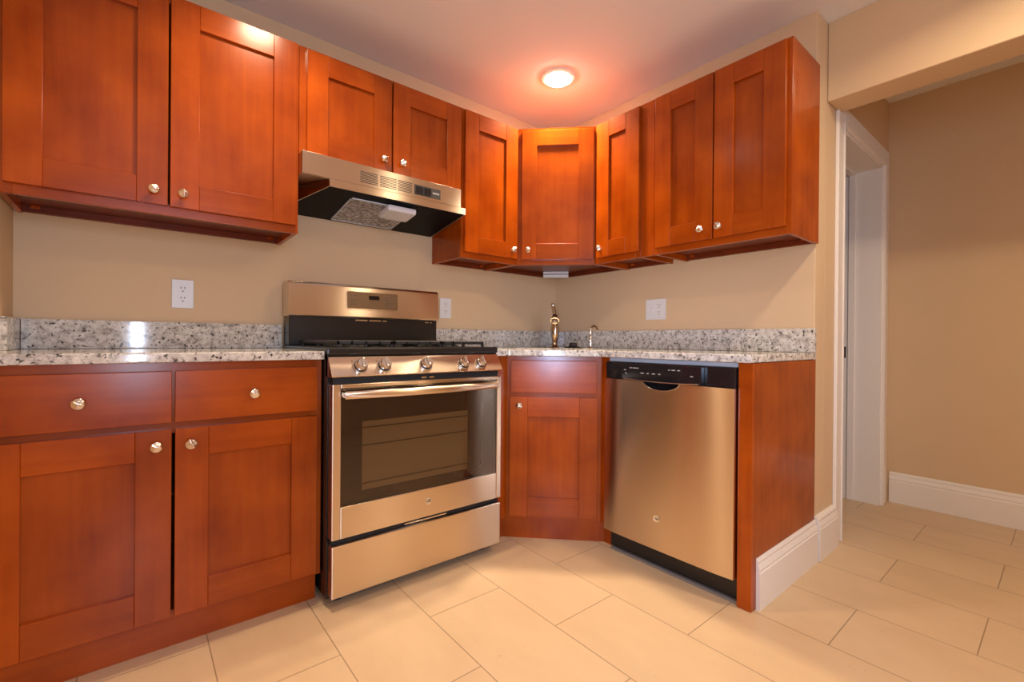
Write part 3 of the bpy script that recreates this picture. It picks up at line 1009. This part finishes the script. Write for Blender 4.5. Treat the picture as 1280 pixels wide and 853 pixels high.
pts = [(LX0 + 0.004, -0.363), (LX1 - 0.005, -0.363), (HW, -0.005), (LX0 - 0.085, -0.005), (LX0 - 0.083, -0.130)]
a = [bm.verts.new((x, y, zb(y) + 0.002)) for x, y in pts]
b = [bm.verts.new((x, y, zb(y) + 0.008)) for x, y in pts]
for i in range(5):
    j = (i + 1) % 5
    bm.faces.new((a[i], a[j], b[j], b[i]))
bm.faces.new(a)
bm.faces.new(b)
un.build('underside', 'hoodblack', t)
def on_under(x0, x1, y0, y1, d0, d1, name, mat, bev=0.0):
    q = MB().box(x0, x1, y0, y1, -d1, -d0, bev, 2)
    sl = 0.052 / 0.362
    for v in q.bm.verts:
        v.co.z += zb(v.co.y) + 0.002
    return q.build(name, mat, t)
on_under(0.215, 0.520, -0.300, -0.030, 0.0002, 0.004, 'grease_filter', 'filter')
fl = MB()
for x0, x1, y0, y1 in ((0.211, 0.217, -0.304, -0.026), (0.518, 0.524, -0.304, -0.026), (0.211, 0.524, -0.304, -0.298), (0.211, 0.524, -0.032, -0.026)):
    fl.box(x0, x1, y0, y1, -0.006, -0.0002)
for v in fl.bm.verts:
    v.co.z += zb(v.co.y) + 0.002
fl.build('filter_frame', 'greyplastic', t)
on_under(0.375, 0.520, -0.330, -0.215, 0.006, 0.034, 'lamp_cover', 'lens', 0.010)
pieces('vent_slot', 'slot', t, [(g0, g0 + (0.080 if g0 < 0.4 else 0.072), -0.3588, -0.3575, 1.648 + k * 0.0075, 1.6512 + k * 0.0075)
                                for g0 in (0.232, 0.322, 0.408) for k in range(7)])
sw = MB().box(0.492, 0.634, -0.3592, -0.3575, 1.648, 1.696, 0.0008).build('switch_plate', 'slot', t)
pieces('switch', 'black_gloss', sw, [(0.500, 0.535, -0.3625, -0.359, 1.655, 1.689), (0.545, 0.580, -0.3625, -0.359, 1.655, 1.689)], 0.001)
MB().box(0.590, 0.626, -0.3600, -0.3590, 1.668, 1.676).build('marking', 'ink', sw)

# ------------------------------------------------------------------ dishwasher
t = thing('dishwasher', 'stainless dishwasher with black control strip under the right countertop', 'dishwasher', (0, -0.978, 0), RIGHT)
DW = 0.592
X0, X1 = 0.003, 0.592
MB().box(X0 + 0.004, X1 - 0.004, -0.605, -0.03, 0.10, 0.866).build('tub', 'black_matte', t)
nx, nz = 64, 20
def bow(x):
    u = (x - X0) / (X1 - X0)
    return -0.648 - 0.008 * (1 - abs(2 * u - 1) ** 5)
def ztop(x):
    c, hw2 = 0.296, 0.088
    base = 0.789
    q = (x - c) / hw2
    if abs(q) < 1:
        return min(base, 0.757 + 0.042 * (1 - math.sqrt(1 - q * q)) if abs(q) < 0.999 else base)
    return base
dpn = MB()
bm = dpn.bm
grid = []
for i in range(nx + 1):
    x = X0 + (X1 - X0) * i / nx
    colv = []
    zt_ = ztop(x)
    for j in range(nz + 1):
        z = 0.100 + (zt_ - 0.100) * j / nz
        colv.append(bm.verts.new((x, bow(x), z)))
    grid.append(colv)
for i in range(nx):
    for j in range(nz):
        bm.faces.new((grid[i][j], grid[i + 1][j], grid[i + 1][j + 1], grid[i][j + 1]))
back = []
for i in range(nx + 1):
    x = X0 + (X1 - X0) * i / nx
    back.append((bm.verts.new((x, -0.607, 0.100)), bm.verts.new((x, -0.625, ztop(x)))))
for i in range(nx):
    bm.faces.new((grid[i][0], back[i][0], back[i + 1][0], grid[i + 1][0]))
    bm.faces.new((grid[i][nz], grid[i + 1][nz], back[i + 1][1], back[i][1]))
for i in (0, nx):
    bm.faces.new([grid[i][j] for j in range(nz + 1)] + [back[i][1], back[i][0]])
dpo = dpn.build('door_panel', 'steel_v', t, 28)
badge(dpo, 0.283, bow(0.283) - 0.0006, 0.230, 0.0145)
# pocket handle: scooped black bowl
pk = MB()
bm = pk.bm
rows = []
for i in range(25):
    q = -1 + 2 * i / 24
    x = 0.296 + 0.0872 * q
    zlow = 0.7575 + 0.042 * (1 - math.sqrt(max(0.0, 1 - q * q)))
    row = []
    for j in range(9):
        s_ = j / 8
        z = zlow + (0.792 - zlow) * s_
        y = bow(x) + 0.002 + 0.028 * math.sin(PI * min(1.0, s_ * 1.1) * 0.5) * math.sqrt(max(0.0, 1 - q * q))
        row.append(bm.verts.new((x, y, z)))
    rows.append(row)
for i in range(24):
    for j in range(8):
        bm.faces.new((rows[i][j], rows[i + 1][j], rows[i + 1][j + 1], rows[i][j + 1]))
pk.build('pocket_handle', 'black_gloss', dpo, 40)
rp = []
for i in range(25):
    q = -1 + 2 * i / 24
    x = 0.296 + 0.0885 * q
    rp.append((x, bow(x) - 0.001, 0.7562 + 0.0425 * (1 - math.sqrt(max(0.0, 1 - q * q)))))
MB().tube(rp, 0.0016, 8).build('handle_rim', 'chrome', dpo)
# black control strip with a raised centre fascia
cs = MB()
cs.box(X0, X1, -0.640, -0.606, 0.7905, 0.8655, 0.003, 2)
cso = cs.build('control_strip', 'black_gloss', t)
fc = MB()
fpts = [(0.095, 0.862), (0.474, 0.862), (0.474, 0.800), (0.466, 0.792)]
for k in range(13):
    u = k / 12
    fpts.append((0.455 - u * 0.335, 0.7915 - 0.004 * math.sin(PI * u)))
fpts += [(0.108, 0.800)]
fc.prism(fpts, -0.6405, -0.664, frame=lambda a, b, c: (a, c, b), bev=0.002, seg=2)
fco = fc.build('fascia', 'black_gloss', cso)
MB().tube([(0.118, -0.6640, 0.795), (0.20, -0.6655, 0.7925), (0.30, -0.666, 0.7910), (0.40, -0.6655, 0.7925), (0.462, -0.664, 0.796)], 0.0016, 8).build('fascia_edge', 'chrome', cso)
mk = []
for x, ww, z in ((0.150, 0.010, 0.842), (0.165, 0.030, 0.842), (0.335, 0.008, 0.842), (0.350, 0.016, 0.842), (0.375, 0.012, 0.842),
                 (0.205, 0.016, 0.822), (0.235, 0.010, 0.822), (0.260, 0.014, 0.822), (0.290, 0.010, 0.822), (0.120, 0.010, 0.832), (0.127, 0.007, 0.818), (0.43, 0.012, 0.822)):
    mk.append((x, x + ww, -0.6646, -0.6638, z, z + 0.0035))
pieces('button_mark', 'ink', cso, mk)
pieces('vent_slot', 'darkgap', cso, [(0.018, 0.076, -0.6412, -0.6395, 0.828 + k * 0.007, 0.831 + k * 0.007) for k in range(4)])
MB().box(X0 + 0.002, X1, -0.618, -0.40, 0.8665, 0.882).build('top_flange', 'greyplastic', t)
MB().box(X0 + 0.004, X1, -0.600, -0.580, 0.012, 0.099).build('toe_panel', 'black', t)
MB().box(X0 + 0.012, X1, -0.616, -0.590, 0.0, 0.010, 0.003, 2).build('floor_seal', 'greystrip', t)

# ------------------------------------------------------------------ outlets
def outlet(label, loc, rz, gang2=False):
    t = thing('outlet', label, 'outlet', loc, rz, 'white wall outlets')
    wd = 0.065 if gang2 else 0.0375
    MB().box(-wd, wd, -0.006, -0.0005, -0.059, 0.059, 0.0025, 2).build('plate', 'plate', t)
    xs = (0.024,) if gang2 else (0.0,)
    for x in xs:
        for z in (-0.0205, 0.0205):
            r = MB().prism(rrect(x, z, 0.0165, 0.0145, 0.006), 0.0055, 0.0078, frame=lambda a, b, c: (a, -c, b)).build('receptacle', 'plate', t)
            pieces('slot', 'slot', r, [(x + dx - 0.0012, x + dx + 0.0012, -0.0082, -0.0070, z + 0.001, z + 0.009) for dx in (-0.0065, 0.0065)])
            MB().lathe([(0.0, 0.0070), (0.0026, 0.0070), (0.0026, 0.0082), (0, 0.0082)], (x, 0, z - 0.009), '-y', 10).build('ground_slot', 'slot', r)
    if gang2:
        q = MB().box(-0.031, -0.017, -0.0085, -0.0055, -0.014, 0.014, 0.001).build('switch', 'plate', t)
        MB().box(-0.028, -0.020, -0.016, -0.0080, 0.0, 0.010, 0.001).build('toggle', 'plate', q)
    for x in ((-0.024, 0.024) if gang2 else (0.0,)):
        for z in ((-0.045, 0.045) if gang2 and x < 0 else (0.0,)):
            MB().lathe([(0, 0.005), (0.0028, 0.005), (0.0028, 0.0072), (0, 0.0074)], (x, 0, z), '-y', 10).build('screw', 'plate', t)
    return t
outlet('white duplex outlet on the back wall above the left countertop', (-2.1665, 0, 1.139), 0)
outlet('white duplex outlet on the back wall just right of the range backguard', (-0.910, 0, 1.143), 0)
outlet('wide white two-gang switch and outlet plate on the right wall above the dishwasher', (0, -0.818, 1.142), RIGHT, True)

# small white box tucked under the corner cabinet
t = thing('junction_box', 'small white box fixed under the diagonal corner cabinet', 'box', (0, 0, ZU), DIAG)
jx = MB()
jx.box(-0.084, 0.084, -0.215, -0.150, -0.012, 0.0270, 0.002, 2)
jx.build('housing', 'plate', t)
MB().box(-0.084, 0.084, -0.2170, -0.2152, 0.006, 0.010).build('seam', 'slot', t)

# ------------------------------------------------------------------ recessed ceiling lights
def downlight(label, x, y, k=1.0, spread=LAMP_SPREAD, lens='lampglow_deep'):
    t = thing('ceiling_light', label, 'light', (x, y, ZC), 0, 'round ceiling lights')
    rg = MB()
    rg.lathe([(0.072, -0.0005), (0.098, -0.0005), (0.098, -0.004), (0.092, -0.009), (0.076, -0.012), (0.072, -0.010)], (0, 0, 0), 'z', 40)
    rg.build('trim_ring', 'trim', t)
    MB().lathe([(0.0715, -0.002), (0.0715, -0.010), (0.060, -0.021), (0.035, -0.027), (0.0, -0.029)], (0, 0, 0), 'z', 40).build('lens', lens, t)
    l = bpy.data.lights.new('lamp_beam', 'AREA')
    l.shape, l.size, l.energy, l.color, l.spread = 'DISK', 0.15, LAMP_POWER * k, LAMP_COLOR, spread
    lo = bpy.data.objects.new('lamp_beam', l)
    COL.objects.link(lo)
    lo.parent = t
    lo.location = (0, 0, -0.0310)
    return t
downlight('glowing round ceiling light near the corner above the sink', -0.505, -0.515, 1.15, math.radians(118), 'lampglow')
downlight('glowing round ceiling light in front of the left upper cabinets', -1.88, -0.72, 0.74, math.radians(132))
downlight('glowing round ceiling light out in the room beside the dropped header', -0.48, -2.42, 1.15, math.radians(158))
